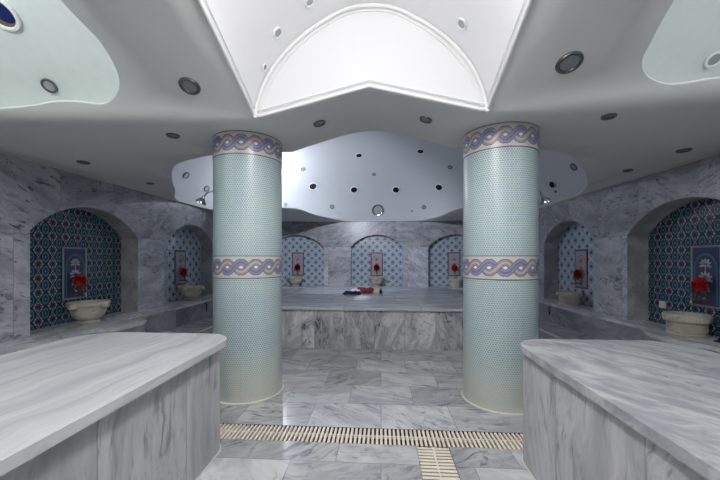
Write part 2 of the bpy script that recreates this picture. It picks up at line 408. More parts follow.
def niche(side, X, c, hw, label, tile, jambmat):
    """side 'l','r' (opening in plane x = X) or 'b' (plane y = X); the recess goes outward"""
    d = {'l': -ND, 'r': ND, 'b': ND}[side]
    f = (lambda u, z, q: (u, X+q, z)) if side == 'b' else (lambda u, z, q: (X+q, u, z))
    t = thing('tiled_niche', label, 'niche', (0,0,0), 0, 'arched tiled niches above the basin ledge')
    out = arch_poly(c, hw)
    bm = B(); bm.faces.new([bm.verts.new(f(u, z, d)) for u, z in out]); obj('tile_field', bm, tile, t)
    bm = B(); ra = [bm.verts.new(f(u, z, 0)) for u, z in out]; rb = [bm.verts.new(f(u, z, d)) for u, z in out]
    for i in range(len(out)-1): bm.faces.new((ra[i], ra[i+1], rb[i+1], rb[i]))
    obj('reveal', bm, jambmat, t)
    bm = B(); p0, p1 = f(c-hw, LEDGE-.04, 0), f(c+hw, LEDGE+.002, d); box(bm, *sorted((p0[0], p1[0])), *sorted((p0[1], p1[1])), LEDGE-.04, LEDGE+.002)
    struct('trim_%d' % (20+len([o for o in COL.objects if o.name.startswith('tiled_niche')])), bm, M['ledge_top'])
    # ceramic picture panel with frame, arch and flower spray; local (a, b, q) -> world
    g = f
    q = d-(.004 if d > 0 else -.004); s = -1 if d > 0 else 1
    def plate(a0, a1, b0, b1, thick, bm):
        p0 = g(c+a0, b0, q); p1 = g(c+a1, b1, q+s*thick)
        return box(bm, *sorted((p0[0], p1[0])), *sorted((p0[1], p1[1])), *sorted((p0[2], p1[2])))
    def blob(pts, thick, bm):
        a = [bm.verts.new(g(c+u, z, q)) for u, z in pts]; b = [bm.verts.new(g(c+u, z, q+s*thick)) for u, z in pts]
        bm.faces.new(a[::-1]); bm.faces.new(b); n = len(pts)
        for i in range(n): bm.faces.new((a[i], a[(i+1)%n], b[(i+1)%n], b[i]))
    z0, z1, w = .74, 1.56, .215
    p = obj('ceramic_panel', plate(-w, w, z0, z1, .008, B()), M['p_navy'], t)
    o = obj('panel_field', plate(-w+.04, w-.04, z0+.04, z1-.04, .011, B()), M['p_blue'] if tile is M['tile_dark_y'] else M['p_white'], p)
    bm = B()                                            # dotted border
    for e0, e1 in ((w-.012, w-.020), (w-.028, w-.034)):
        cs = [(-e0, z0+w-e0), (e0, z0+w-e0), (e0, z1-w+e0), (-e0, z1-w+e0)]; ci = [(-e1, z0+w-e1), (e1, z0+w-e1), (e1, z1-w+e1), (-e1, z1-w+e1)]
        for k in range(4): blob([cs[k], cs[(k+1)%4], ci[(k+1)%4], ci[k]], .012, bm)
    obj('panel_border', bm, M['p_white'] if tile is M['tile_dark_y'] else M['p_pink'], p)
    bm = B()                                            # pointed arch line
    def archline(r0, zc, wd):
        o_, i_ = [], []
        for k in range(21):
            a = pi*k/20
            o_.append((-r0*cos(a), zc+r0*1.35*sin(a))); i_.append((-(r0-wd)*cos(a), zc+(r0-wd)*1.3*sin(a)))
        return o_, i_
    oo, ii = archline(.155, 1.24, .014)
    oo = [(-.155, z0+.06)]+oo+[(.155, z0+.06)]; ii = [(-.141, z0+.06)]+ii+[(.141, z0+.06)]
    for k in range(len(oo)-1): blob([oo[k], oo[k+1], ii[k+1], ii[k]], .014, bm)
    obj('panel_arch', bm, M['p_teal'] if tile is M['tile_dark_y'] else M['p_pink'], p)
    bm = B()                                            # flower spray: petals around a stem
    def petal(cx, cz, ang, L, W):
        pts = []
        for k in range(10):
            tt = 2*pi*k/10; a, b_ = L/2*(1+cos(tt)), W/2*sin(tt)
            pts.append((cx+a*sin(ang)+b_*cos(ang), cz+a*cos(ang)-b_*sin(ang)))
        blob(pts, .016, bm)
    for cz, sc in ((1.30, 1.0), (1.12, 1.15), (.98, .8)):
        for a in (-1.9, -1.2, -.6, 0, .6, 1.2, 1.9): petal(0, cz, a, .085*sc, .030*sc)
    plate(-.005, .005, .84, 1.3, .015, bm)
    obj('flower_motif', bm, M['p_white'] if tile is M['tile_dark_y'] else M['p_pink'], p)
    return t
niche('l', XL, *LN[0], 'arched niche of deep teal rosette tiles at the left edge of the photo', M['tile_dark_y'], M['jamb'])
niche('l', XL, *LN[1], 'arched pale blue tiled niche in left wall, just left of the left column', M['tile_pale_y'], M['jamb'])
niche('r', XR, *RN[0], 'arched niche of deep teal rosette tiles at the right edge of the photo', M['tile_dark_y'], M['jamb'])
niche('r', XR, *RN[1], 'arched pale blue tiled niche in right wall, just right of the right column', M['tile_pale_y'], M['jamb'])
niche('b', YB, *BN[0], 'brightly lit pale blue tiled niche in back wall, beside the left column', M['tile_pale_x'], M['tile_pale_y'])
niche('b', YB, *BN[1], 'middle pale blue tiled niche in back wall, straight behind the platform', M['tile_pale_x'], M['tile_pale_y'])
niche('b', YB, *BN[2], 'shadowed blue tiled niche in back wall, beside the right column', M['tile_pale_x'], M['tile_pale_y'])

# ------------------------------------------------------------------ floor with sunk drain channels
DX0, DX1, DY0, DY1 = XL, XR, 2.47, 2.70
CX0, CX1 = .26, .50
bm = B()
quad(bm, XL, XR, DY1, YB); quad(bm, XL, CX0, YF, DY0); quad(bm, CX1, XR, YF, DY0)
struct('floor', bm, M['floor'])
bm = B()
D = -.05
quad(bm, XL, XR, DY0, DY1, D); quad(bm, CX0, CX1, YF, DY0, D)
for a, b in (((XL,DY1),(XR,DY1)), ((XL,DY0),(CX0,DY0)), ((CX1,DY0),(XR,DY0)), ((CX0,DY0),(CX0,YF)), ((CX1,DY0),(CX1,YF))):
    bm.faces.new([bm.verts.new(p) for p in ((*a,D),(*b,D),(*b,0),(*a,0))])
struct('trim_1', bm, M['channel'])
def grate(name, label, x0, x1, y0, y1, along, pitch, wd):
    t = thing(name, label, 'drain grate', ((x0+x1)/2, (y0+y1)/2, 0))
    cx, cy = (x0+x1)/2, (y0+y1)/2
    bm = B(); L = (x1-x0) if along == 'x' else (y1-y0); n = int(L/pitch)
    for i in range(n):
        p = -L/2+pitch*(i+.5)
        if along == 'x': box(bm, p-wd/2, p+wd/2, y0-cy+.004, y1-cy-.004, -.022, -.001)
        else: box(bm, x0-cx+.004, x1-cx-.004, p-wd/2, p+wd/2, -.022, -.001)
    obj('slats', bm, M['cream'], t)
    bm = B()
    for off in ((0,) ):
        if along == 'x': box(bm, -L/2, L/2, off-.005, off+.005, -.018, 0)
        else: box(bm, off-.005, off+.005, -L/2, L/2, -.018, 0)
    obj('connector', bm, M['cream'], t)
    return t
grate('drain_grate', 'long cream slatted drain grate crossing the marble floor between the benches', -3.9, 3.6, DY0, DY1, 'x', .0335, .018)
grate('drain_grate', 'short cream slatted grate running from the long one towards the camera', CX0, CX1, -.6, DY0-.003, 'y', .036, .022)
for i, (x, s) in enumerate(((-3.42, 1), (3.02, 1))):
    bm = B(); box(bm, x, x+.09, 2.9, YB-.6, 0, .006); struct('trim_%d' % (i+2), bm, M['stone_cream'])

# ------------------------------------------------------------------ ceiling
XM = -.1
def H(x, y):
    h = HC
    if 2.79 <= y <= 3.80 and -1.02 < x < .82:
        t_ = abs(x-XM)/.92; e = .30*min(1, (y-2.79)/.6); m = sqrt(1+e*e)
        h += .225*(m-sqrt(t_*t_+e*e))/(m-e)
    if y < 2.79: h += .37*max(0, 1.15-abs(y-1.64))
    return h
def smooth_poly(p, n=5): return catmull(p, n)
rec_back = [(-2.72,4.2),(-2.2,3.88),(-1.9,3.78),(-1.5,3.745),(-1.1,3.745),(-.6,3.745),(-.1,3.745),(.5,3.745),(.95,3.745),(1.5,3.76),(1.8,3.82),(2.1,3.98),(2.45,4.32),(3.02,5.07),(3.55,5.95),(3.80,6.7),(3.82,7.5),(3.82,8.25),
            (3.4,8.45),(2.5,8.36),(2.02,8.30),(1.88,8.8),(1.78,9.5),(1.55,10.5),(1.30,11.0),(.6,11.15),(-.6,11.15),(-1.25,11.0),(-1.6,10.3),(-1.95,9.2),(-2.05,8.4),(-2.25,7.95),(-2.6,8.05),(-3.4,8.3),(-4.2,8.3),(-4.38,7.6),(-4.38,6.95),(-4.15,6.4),(-3.75,5.8),(-3.28,4.99)]
rec_back = [p for p in rec_back]
rec_back = [(min(max(x, XL+.02), XR-.02), min(y, YB-.02)) for x, y in smooth_poly(rec_back, 5)]
rec_l = smooth_poly([(-3.85,2.62),(-3.26,2.63),(-2.92,2.61),(-2.71,2.58),(-2.50,2.59),(-2.35,2.62),(-2.23,2.59),(-2.09,2.50),(-1.99,2.39),(-1.93,2.26),(-1.90,2.12),(-1.91,2.02),(-1.93,1.87),(-1.95,1.4),(-2.1,.95),(-2.6,.6),(-3.3,.55),(-3.9,.9),(-4.15,1.6),(-4.1,2.3)], 5)
rec_r = smooth_poly([(1.68,1.6),(1.69,1.85),(1.70,2.03),(1.73,2.17),(1.76,2.28),(1.79,2.38),(1.86,2.47),(1.96,2.54),(2.06,2.58),(2.16,2.60),(2.28,2.59),(2.45,2.56),(2.9,2.58),(3.35,2.5),(3.62,2.1),(3.65,1.4),(3.3,.7),(2.5,.45),(1.85,.8)], 5)
OX0, OX1, OY0, OY1 = -1.10, .89, .49, 2.79
opening = [(OX0, OY0), (OX1, OY0), (OX1, OY1), (OX0, OY1)]
grid = [(XL+.35+.4*i, YF+.3+.4*j) for i in range(20) for j in range(32)]
grid += [(-1.02+.115*i, 2.86+.08*j) for i in range(17) for j in range(11)]
edges = [((XL, y), (XR, y)) for y in (.49, 1.64, 2.7901)] + [((-1.02+.115*i, 3.7399), (-1.02+.115*(i+1), 3.7399)) for i in range(16)] + [((-1.02, 2.7901), (-1.02, 3.7399)), ((.82, 2.7901), (.82, 3.7399))]
outer = [(XL, YF), (XR, YF), (XR, YB), (XL, YB)]
eps_open = [(OX0, OY0), (OX0, 1.64), (OX0, 2.79), (-1.02, 2.79), (XM, 2.79), (.82, 2.79), (OX1, 2.79), (OX1, 1.64), (OX1, OY0)]
# keep the far edge of the opening on the ridge side of the crease
eps_open = [(x, 2.7901 if y == 2.79 else y) for x, y in eps_open]
bm = sheet(outer, [rec_back, rec_l, rec_r, eps_open], grid, edges, lambda x, y: (x, y, H(x, y)))
ceil = struct('ceiling', bm, M['plaster'], smooth=True)
md = ceil.modifiers.new('thick', 'SOLIDIFY'); md.thickness = .02; md.offset = -1
if ceil.data.polygons[0].normal.z > 0: ceil.data.flip_normals()      # faces look down, thickness goes up

def cap(name, cx, cy, ax, ay, D, base, mat, clip=None):
    bm = B(); NR, NS = 20, 72; rings = []
    for j in range(NR+1):
        a = (pi/2)*j/NR; r = cos(a); ring = []
        for i in range(NS):
            x, y = cx+ax*r*cos(2*pi*i/NS), cy+ay*r*sin(2*pi*i/NS)
            ring.append(bm.verts.new((x, y, base(x, y)+D*sin(a))))
        rings.append(ring)
    for a, b in zip(rings, rings[1:]):
        for i in range(NS): bm.faces.new((a[i], a[(i+1)%NS], b[(i+1)%NS], b[i]))
    bmesh.ops.remove_doubles(bm, verts=bm.verts, dist=1e-4)
    bmesh.ops.reverse_faces(bm, faces=bm.faces)
    return struct(name, bm, mat, smooth=True)
DB = (-.28, 7.40, 4.65, 4.25, 2.30)
def Hb(x, y): return HC+.03+.06*min(1, max(0, (4.7-y)/.9))+(H(x, 3.7)-HC)*min(1, max(0, (4.7-y)/.9))
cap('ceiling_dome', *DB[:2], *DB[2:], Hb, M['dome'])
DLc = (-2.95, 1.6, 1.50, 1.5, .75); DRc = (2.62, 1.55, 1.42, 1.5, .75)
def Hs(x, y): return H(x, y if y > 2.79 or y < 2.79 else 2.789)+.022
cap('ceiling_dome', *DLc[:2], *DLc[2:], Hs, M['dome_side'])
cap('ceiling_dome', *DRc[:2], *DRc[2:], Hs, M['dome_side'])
def dome_z(dm, x, y, base): return base(x, y)+dm[4]*sqrt(max(0, 1-((x-dm[0])/dm[2])**2-((y-dm[1])/dm[3])**2))

# centre vault: section rises from both long edges of the opening
SEC = [(1.0,0),(.95,.22),(.86,.42),(.72,.61),(.54,.775),(.40,.87),(.25,.955),(.12,.992),(0,1.0)]
SEC = [(u*-1, v) for u, v in SEC]+[(u, v) for u, v in SEC[::-1][1:]]
SEC = catmull(SEC, 4, closed=False)
VTOP = 3.53; HWX = (OX1-OX0)/2; CXO = (OX0+OX1)/2
def vz(v, y): h = H(OX0, y-1e-6) if y > 2.0 else H(OX0, y); return h+v*(VTOP+max(0, .1)*0-h)
bm = B(); ys = [OY0+(OY1-OY0)*j/12 for j in range(13)]+[1.64]; ys = sorted(ys); rows = []
for y in ys: rows.append([bm.verts.new((CXO+u*HWX, y, vz(v, y))) for u, v in SEC])
for a, b in zip(rows, rows[1:]):
    for i in range(len(SEC)-1): bm.faces.new((a[i], a[i+1], b[i+1], b[i]))
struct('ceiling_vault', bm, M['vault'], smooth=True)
for nm, y in (('lunette', OY1+.002), ('lunette', OY0)):
    bm = B()
    bot = [(OX0, HC), (-1.02, HC), (XM, H(XM, 2.8)), (.82, HC), (OX1, HC)] if y > 1 else [(OX0, HC), (OX1, HC)]
    pts = [(CXO+u*HWX, vz(v, 2.79)) for u, v in SEC][1:-1]
    bm.faces.new([bm.verts.new((x, y, z)) for x, z in bot[::-1][:1]+pts[::-1]+bot[:-1]])
    bmesh.ops.triangulate(bm, faces=bm.faces)
    struct('ceiling_lunette', bm, M['vault'])
# mouldings
def strip(pts, r, name, k):
    bm = B(); tube(bm, pts, r, 8, up=(0,1,0) if abs(pts[0][1]-pts[-1][1]) < .1 else (0,0,1)); return struct(name % k, bm, M['white'], smooth=True)
far = [(OX0, 2.79-.012, HC), (-1.02, 2.778, HC), (XM, 2.778, H(XM, 2.8)), (.82, 2.778, HC), (OX1, 2.778, HC)]
strip([(x, y, z+.004) for x, y, z in far], .013, 'trim_%d', 4)
strip([(x, y-.012, z+.05) for x, y, z in far], .006, 'trim_%d', 5)
for k, x in enumerate((OX0+.012, OX1-.012)):
    sg = 1 if k == 0 else -1
    strip([(x, 2.79, HC+.004), (x, 1.64, H(0, 1.64)+.004), (x, .49, HC+.004)], .013, 'trim_%d', 6+k)
    strip([(x+sg*.012, 2.79, HC+.055), (x+sg*.02, 1.64, H(0, 1.64)+.055), (x+sg*.012, .49, HC+.055)], .006, 'trim_%d', 8+k)
strip([(CXO+u*(HWX-.015), 2.775, vz(v, 2.79)-.015) for u, v in SEC], .016, 'trim_%d', 10)
strip([(CXO+u*(HWX-.05), 2.785, vz(v, 2.79)-.05) for u, v in SEC][2:-2], .006, 'trim_%d', 11)
# thin crown strip along the right wall
bm = B(); box(bm, XR-.02, XR, 2.9, YB, HC-.022, HC-.002); struct('trim_12', bm, M['stone_cream'])

# ------------------------------------------------------------------ recessed lights and dome openings
def frame_from_normal(o, loc, n):
    q = Vector((0,0,-1)).rotation_difference(Vector(n)); o.rotation_mode = 'QUATERNION'; o.rotation_quaternion = q; o.location = loc
def make_downlight(label, R=.085, ring='ring', lens='lens', group='recessed downlights in the grey ceiling'):
    t = thing('recessed_downlight', label, 'ceiling light', group=group)
    bm = B(); lathe(bm, [(R*.70, -.004), (R*.74, -.010), (R*.95, -.012), (R, -.003), (R, .004), (R*.7, .004), (R*.70, -.004)], 32, cap=False)
    obj('trim_ring', bm, M[ring], t, True)
    bm = B(); lathe(bm, [(R*.71, .003), (R*.71, -.003), (R*.4, -.006), (0, -.007)], 28); obj('lens', bm, M[lens], t, True)
    bm = B()
    for a in range(0): tube(bm, [(R*.72*cos(a*2.09+.4), R*.72*sin(a*2.09+.4), -.010), (R*.9*cos(a*2.09+.4), R*.9*sin(a*2.09+.4), -.013)], .008, 6)
    bm.free()
    return t
def Hn(x, y):
    e = .01; n = Vector(((H(x+e, y)-H(x-e, y))/(2*e), (H(x, y+e)-H(x, y-e))/(2*e), -1)); return n.normalized()
dls = [(-1.48, 2.47, 'round downlight in ceiling right of the left white recess, large and near', .095),
       (-2.06, 3.15, 'small dark downlight in grey ceiling left of the left column top', .075),
       (-3.78, 3.97, 'flat oval downlight above the left teal tiled niche', .085),
       (-3.77, 5.17, 'tiny downlight over the left wall between the two side niches', .07),
       (1.31, 2.39, 'round glass downlight right of the central vault, largest of all', .105),
       (1.95, 2.96, 'thin dark downlight in the ceiling right of the right column top', .07),
       (3.42, 3.96, 'flat oval downlight above the right teal tiled niche', .085),
       (3.43, 4.82, 'tiny downlight near right wall between the two side niches', .07),
       (-.61, 3.24, 'downlight in the far arch beside the left column top', .075),
       (.43, 3.20, 'downlight in the far arch beside the right column top', .075)]
for x, y, lab, R in dls:
    t = make_downlight(lab, R*.82); n = Hn(x, y); frame_from_normal(t, Vector((x, y, H(x, y)))+n*.004, n)
def on_surface(t, fn, x, y, off=.012):
    e = .01; n = Vector(((fn(x+e, y)-fn(x-e, y))/(2*e), (fn(x, y+e)-fn(x, y-e))/(2*e), -1)).normalized()
    frame_from_normal(t, Vector((x, y, fn(x, y)))+n*off, n)
def dome_hole(label, R, lit=False):
    t = thing('round_skylight', label, 'skylight', group='round skylights in the dome')
    bm = B(); lathe(bm, [(R*.82, -.003), (R*.84, -.012), (R*.97, -.012), (R, -.002), (R, .004), (R*.82, .004), (R*.82, -.003)], 28, cap=False)
    obj('rim', bm, M['white'], t, True)
    bm = B(); lathe(bm, [(R*.83, .003), (R*.83, -.002), (0, -.003)], 24); obj('glass', bm, M['night'], t, True)
    return t
fb = lambda x, y: dome_z(DB, x, y, Hb)
PLACES = {'dome': [('h', -2.225, 10.7, 'black round skylight low in the dome nearest the left column', 0.14), ('h', -0.913, 11.145, 'black round skylight low in the dome above the gap left of the middle niche', 0.13), ('h', 0.503, 11.139, 'black round skylight low in the dome right of the dome centre', 0.13), ('h', 1.852, 10.699, 'blue-black round skylight low in the dome nearest the right column', 0.13), ('h', -0.663, 9.938, 'dark round skylight high in the dome, left one of the upper two', 0.11), ('h', 1.14, 9.637, 'dark round skylight high in the dome, right one of the upper two', 0.11), ('s', -0.226, 10.702, 'tiny spotlight between the two rows of black skylights', 0.06), ('s', 2.046, 9.955, 'tiny spotlight in the dome high beside the right column', 0.07), ('s', -2.398, 10.033, 'tiny pale spotlight in the bright part of the dome by the left column', 0.07), ('s', -1.693, 11.34, 'small spotlight at the foot of the dome left of centre', 0.075), ('s', 1.449, 11.26, 'small spotlight at the foot of the dome right of centre', 0.075), ('s', 1.062, 11.421, 'tiniest spotlight at the foot of the dome beside the silver one', 0.04), ('c', -0.105, 11.582, 'large silver oval light fitting at the foot of the dome', 0.22), ('c', -3.125, 10.643, 'small chrome spotlight at the foot of the dome touching the left column', 0.06), ('h', -2.188, 9.094, 'half hidden dark skylight at the dome front edge near left column', 0.1), ('s', -4.682, 7.658, 'slanted dark spotlight in the far left lobe of the dome', 0.09), ('s', -4.623, 8.484, 'dark spotlight just above the left shower head', 0.085), ('h', 4.147, 8.275, 'dark oval skylight in the right lobe just above the right shower head', 0.1), ('s', 4.147, 7.383, 'slanted dark spotlight in the far right lobe of the dome', 0.09), ('s', 4.221, 8.26, 'tiny dark spotlight low in the right lobe beside the right shower head', 0.035)], 'side': [('l', -3.045, 2.462, 'eye', 0.125), ('l', -3.088, 2.895, 'oval glass light in the white recess at the left of the photo', 0.065), ('r', 2.686, 2.851, 'small round light in the white recess at the right of the photo', 0.06)], 'vault': [(-0.828, 2.586, 'oval grey light in the left side of the white vault', 0.045), (-0.976, 2.702, 'small white light low in the left side of the vault, black dot', 0.03), (0.623, 2.573, 'oval grey light in the right side of the white vault', 0.045), (-0.56, 2.54, 'light at the top photo edge in the left side of the vault', 0.04)]}
for kind, x, y, lab, R in PLACES['dome']:
    if kind == 'h': t = dome_hole(lab, R)
    elif kind == 's': t = make_downlight(lab, R, 'ring', 'lens_grey', 'small spotlights in the blue dome')
    else: t = make_downlight(lab, R, 'chrome', 'lens_grey', 'small spotlights in the blue dome')
    on_surface(t, fb, x, y)
fl = lambda x, y: dome_z(DLc, x, y, Hs); fr = lambda x, y: dome_z(DRc, x, y, Hs)
for dm, x, y, lab, R in PLACES['side']:
    if lab.startswith('eye'):
        t = thing('round_skylight', 'eye-shaped skylight of blue glass with brown inside, top left corner', 'skylight')
        bm = B(); lathe(bm, [(R*.8, .01), (R*.8, -.008), (R*.86, -.018), (R, -.016), (R*1.04, 0), (R*1.04, .006)], 36, cap=False); obj('rim', bm, M['white'], t, True)
        bm = B(); lathe(bm, [(R*.81, .004), (R*.81, .0), (R*.4, -.002), (R*.4, .004)], 32, cap=False); obj('surround', bm, M['brown'], t, True)
        bm = B(); lathe(bm, [(R*.62, .004), (R*.6, -.004), (0, -.006)], 28, c=(.03,.0,0)); obj('glass', bm, M['blue'], t, True)
    else: t = make_downlight(lab, R, 'ring' if dm == 'l' else 'white', 'lens_grey', 'lights in the white side recesses')
    on_surface(t, fl if dm == 'l' else fr, x, y)
# vault lights
def fv(x, y):
    u = (x-CXO)/HWX
    for (u0, v0), (u1, v1) in zip(SEC, SEC[1:]):
        if u0 <= u <= u1: return vz(v0+(v1-v0)*(u-u0)/(u1-u0), y)
    return VTOP
for x, y, lab, R in PLACES['vault']:
    t = make_downlight(lab, R, 'white', 'lens_grey', 'lights in the white vault'); on_surface(t, fv, x, y, .006)

# ------------------------------------------------------------------ columns
def column(x, y, label):
    t = thing('mosaic_column', label, 'column', (x, y, 0), 0, 'aqua mosaic columns')
    def shaft(z0, z1, nm, m, r=RC, zoff=0):
        bm = B(); lathe(bm, [(r, z0-zoff), (r, z1-zoff)], 96); return obj(nm, bm, m, t, True, loc=(0, 0, zoff) if zoff else None)
    bm = B(); lathe(bm, [(RC+.006, 0), (RC+.005, .012), (RC+.001, .03), (RC, .06), (RC, 1.19)], 96); obj('lower_shaft', bm, M['mosaic'], t, True)
    shaft(1.19, 1.415, 'plaited_band', M['band'], RC+.003, 1.3025)
    shaft(1.415, 2.385, 'upper_shaft', M['mosaic'])
    shaft(2.385, HC-.002, 'capital_band', M['band'], RC+.003, 2.4975)
    bm = B(); lathe(bm, [(RC+.005, 0), (RC+.02, 0), (RC+.018, .004), (RC+.012, .007), (RC+.005, .007)], 72, cap=False); obj('base_collar', bm, M['stone_cream'], t, True)
    return t
column(-1.40, 3.41, 'round column of pale aqua mosaic on the left, plaited purple bands')
column(1.178, 3.37, 'round column of pale aqua mosaic on the right, plaited purple bands')

# ------------------------------------------------------------------ massage benches
def rrect(x0, x1, y0, y1, r, n=10):
    pts = []
    for cx, cy, a0 in ((x1-r, y1-r, 0), (x0+r, y1-r, pi/2), (x0+r, y0+r, pi), (x1-r, y0+r, 1.5*pi)):
        for i in range(n+1): a = a0+pi/2*i/n; pts.append((cx+r*cos(a), cy+r*sin(a)))
    return pts
def bench(x0, x1, y0, y1, label, top, oh=.045):
    cx, cy = (x0+x1)/2, (y0+y1)/2; w, l = (x1-x0)/2, (y1-y0)/2
    t = thing('marble_bench', label, 'bench', (cx, cy, 0), 0, 'marble massage benches')
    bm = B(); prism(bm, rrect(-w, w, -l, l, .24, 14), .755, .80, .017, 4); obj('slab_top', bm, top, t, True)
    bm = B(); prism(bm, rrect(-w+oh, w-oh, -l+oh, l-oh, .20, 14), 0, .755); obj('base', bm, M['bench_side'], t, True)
    bm = B(); prism(bm, rrect(-w+oh-.007, w-oh+.007, -l+oh-.007, l-oh+.007, .205, 14), 0, .006); obj('floor_joint', bm, M['stone_cream'], t, True)
    return t
bench(-2.31, -1.115, .05, 2.51, 'long pale streaked marble bench with rounded corners in the left foreground', M['bench_top'])
bench(.945, 2.10, .05, 2.50, 'long mottled grey marble bench with rounded corners in the right foreground', M['bench_top_grey'], .022)

# ------------------------------------------------------------------ central platform
t = thing('marble_platform', 'large square heated marble platform in the middle behind the two columns', 'platform', (-.1, 6.72, 0))
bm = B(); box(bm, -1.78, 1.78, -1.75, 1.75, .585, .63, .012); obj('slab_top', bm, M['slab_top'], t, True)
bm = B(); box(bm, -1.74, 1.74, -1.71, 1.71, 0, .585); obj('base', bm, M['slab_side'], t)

# ------------------------------------------------------------------ ledges
def cprism(name, poly, z0, z1, mat, parent):
    bm = sheet(poly, [], [], [], lambda a, b: (a, b, z1))
    g = bmesh.ops.extrude_face_region(bm, geom=bm.faces[:])
    for v in g['geom']:
        if isinstance(v, bmesh.types.BMVert): v.co.z = z0
    return obj(name, bm, mat, parent)
def side_ledge(label, X, front, niches, sg, y0, y1):
    t = thing('basin_ledge', label, 'ledge')
    fr_ = [(x, y) for x, y in catmull(front, 5, closed=False)]
    back = [(X-sg*.003, y1), (X-sg*.003, y0)]
    cprism('ledge_top', fr_+back, LEDGE-.045, LEDGE+.002, M['ledge_top'], t)
    k = .035*sg
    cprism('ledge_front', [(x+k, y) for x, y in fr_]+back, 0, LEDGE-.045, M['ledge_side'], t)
    return t
LX = -4.02; RX = 3.62
side_ledge('marble ledge with curved bulge under the basins along the left wall', XL,
           [(-4.0, 2.6), (-4.0, 3.6), (-4.0, 4.15), (-3.93, 4.3), (-3.70, 4.45), (-3.67, 4.8), (-3.72, 5.02), (-3.93, 5.10), (LX, 5.2), (LX, 6.5), (LX, 8.0), (LX, YB-.42)], LN, -1, 2.6, YB-.42)
side_ledge('marble ledge with curved bulge under the basins along the right wall', XR,
           [(3.70, 2.6), (3.70, 3.7), (3.68, 4.0), (3.55, 4.15), (3.50, 4.35), (3.53, 4.66), (3.66, 4.85), (3.74, 5.1), (RX+.07, 5.6), (RX, 6.8), (RX, 8.0), (RX, YB-.42)], RN, 1, 2.6, YB-.42)
t = thing('basin_ledge', 'marble ledge along the back wall behind the platform', 'ledge')
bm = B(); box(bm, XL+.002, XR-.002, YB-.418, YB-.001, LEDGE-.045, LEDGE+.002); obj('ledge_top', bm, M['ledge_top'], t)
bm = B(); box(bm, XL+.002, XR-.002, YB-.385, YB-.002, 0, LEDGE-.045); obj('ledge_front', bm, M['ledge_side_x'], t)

# ------------------------------------------------------------------ basins, taps, red flowers
def make_basin(kind, label):
    t = thing('wash_basin', label, 'basin', group='carved marble wash basins')
    if kind == 'bowl':
        bm = B(); lathe(bm, [(0,.045),(.12,.045),(.17,.06),(.225,.11),(.25,.17),(.25,.215),(.265,.225),(.268,.24),(.30,.25),(.305,.275),(.295,.285),(.245,.285),(.235,.27),(.215,.18),(.16,.10),(0,.075)], 48)
        obj('bowl', bm, M['basin'], t, True)
        bm = B(); lathe(bm, [(.15,0),(.165,.004),(.168,.02),(.15,.032),(.135,.046)], 40); obj('foot', bm, M['basin'], t, True)
    else:
        bm = B(); lathe(bm, [(0,.03),(.245,.03),(.258,.05),(.265,.16),(.268,.175),(.30,.178),(.312,.19),(.318,.255),(.305,.272),(.265,.272),(.258,.255),(.24,.12),(.18,.07),(0,.055)], 48)
        obj('bowl', bm, M['basin'], t, True)
        bm = B(); lathe(bm, [(.235,0),(.26,.004),(.262,.022),(.245,.031)], 40); obj('foot', bm, M['basin'], t, True)
    for a in (0, pi/2, pi, 1.5*pi):
        bm = B(); pts = [(-.055,.24),(.055,.24),(.05,.33),(.025,.36),(-.025,.36),(-.05,.33)] if kind == 'bowl' else [(-.06,.29),(.06,.29),(.055,.335),(-.055,.335)]
        z0, z1 = (.215, .275) if kind == 'bowl' else (.185, .262)
        prism(bm, [(y*cos(a)-x*sin(a), y*sin(a)+x*cos(a)) for x, y in pts], z0, z1, .008, 2); obj('lug', bm, M['basin'], t, True)
    fit(t, *((.88, 1.12) if kind == 'bowl' else (.75, .98)))
    return t
def fit(t, sx, sz):
    for o in [c for c in COL.objects if c.parent == t]:
        for v in o.data.vertices: v.co = Vector((v.co.x*sx, v.co.y*sx, v.co.z*sz))
def make_tap(label):
    """local -y... the tap sticks out of the wall towards local +y"""
    t = thing('brass_tap', label, 'tap', group='brass taps above the basins')
    bm = B(); lathe(bm, [(.0,0),(.034,0),(.034,.006),(.02,.014),(0,.014)], 20)
    for v in bm.verts: v.co = Vector((v.co.x, v.co.z, v.co.y))
    obj('wall_flange', bm, M['brass'], t, True)
    bm = B(); tube(bm, [(0,.0,0),(0,.08,0),(0,.13,.004),(0,.165,-.012),(0,.178,-.045)], [.014,.016,.014,.012,.011], 12); obj('spout', bm, M['brass'], t, True)
    bm = B(); tube(bm, [(0,.085,.012),(0,.085,.045)], .008, 8); tube(bm, [(-.04,.085,.045),(0,.085,.048),(.04,.085,.045)], [.006,.009,.006], 8); obj('handle', bm, M['brass'], t, True)
    return t
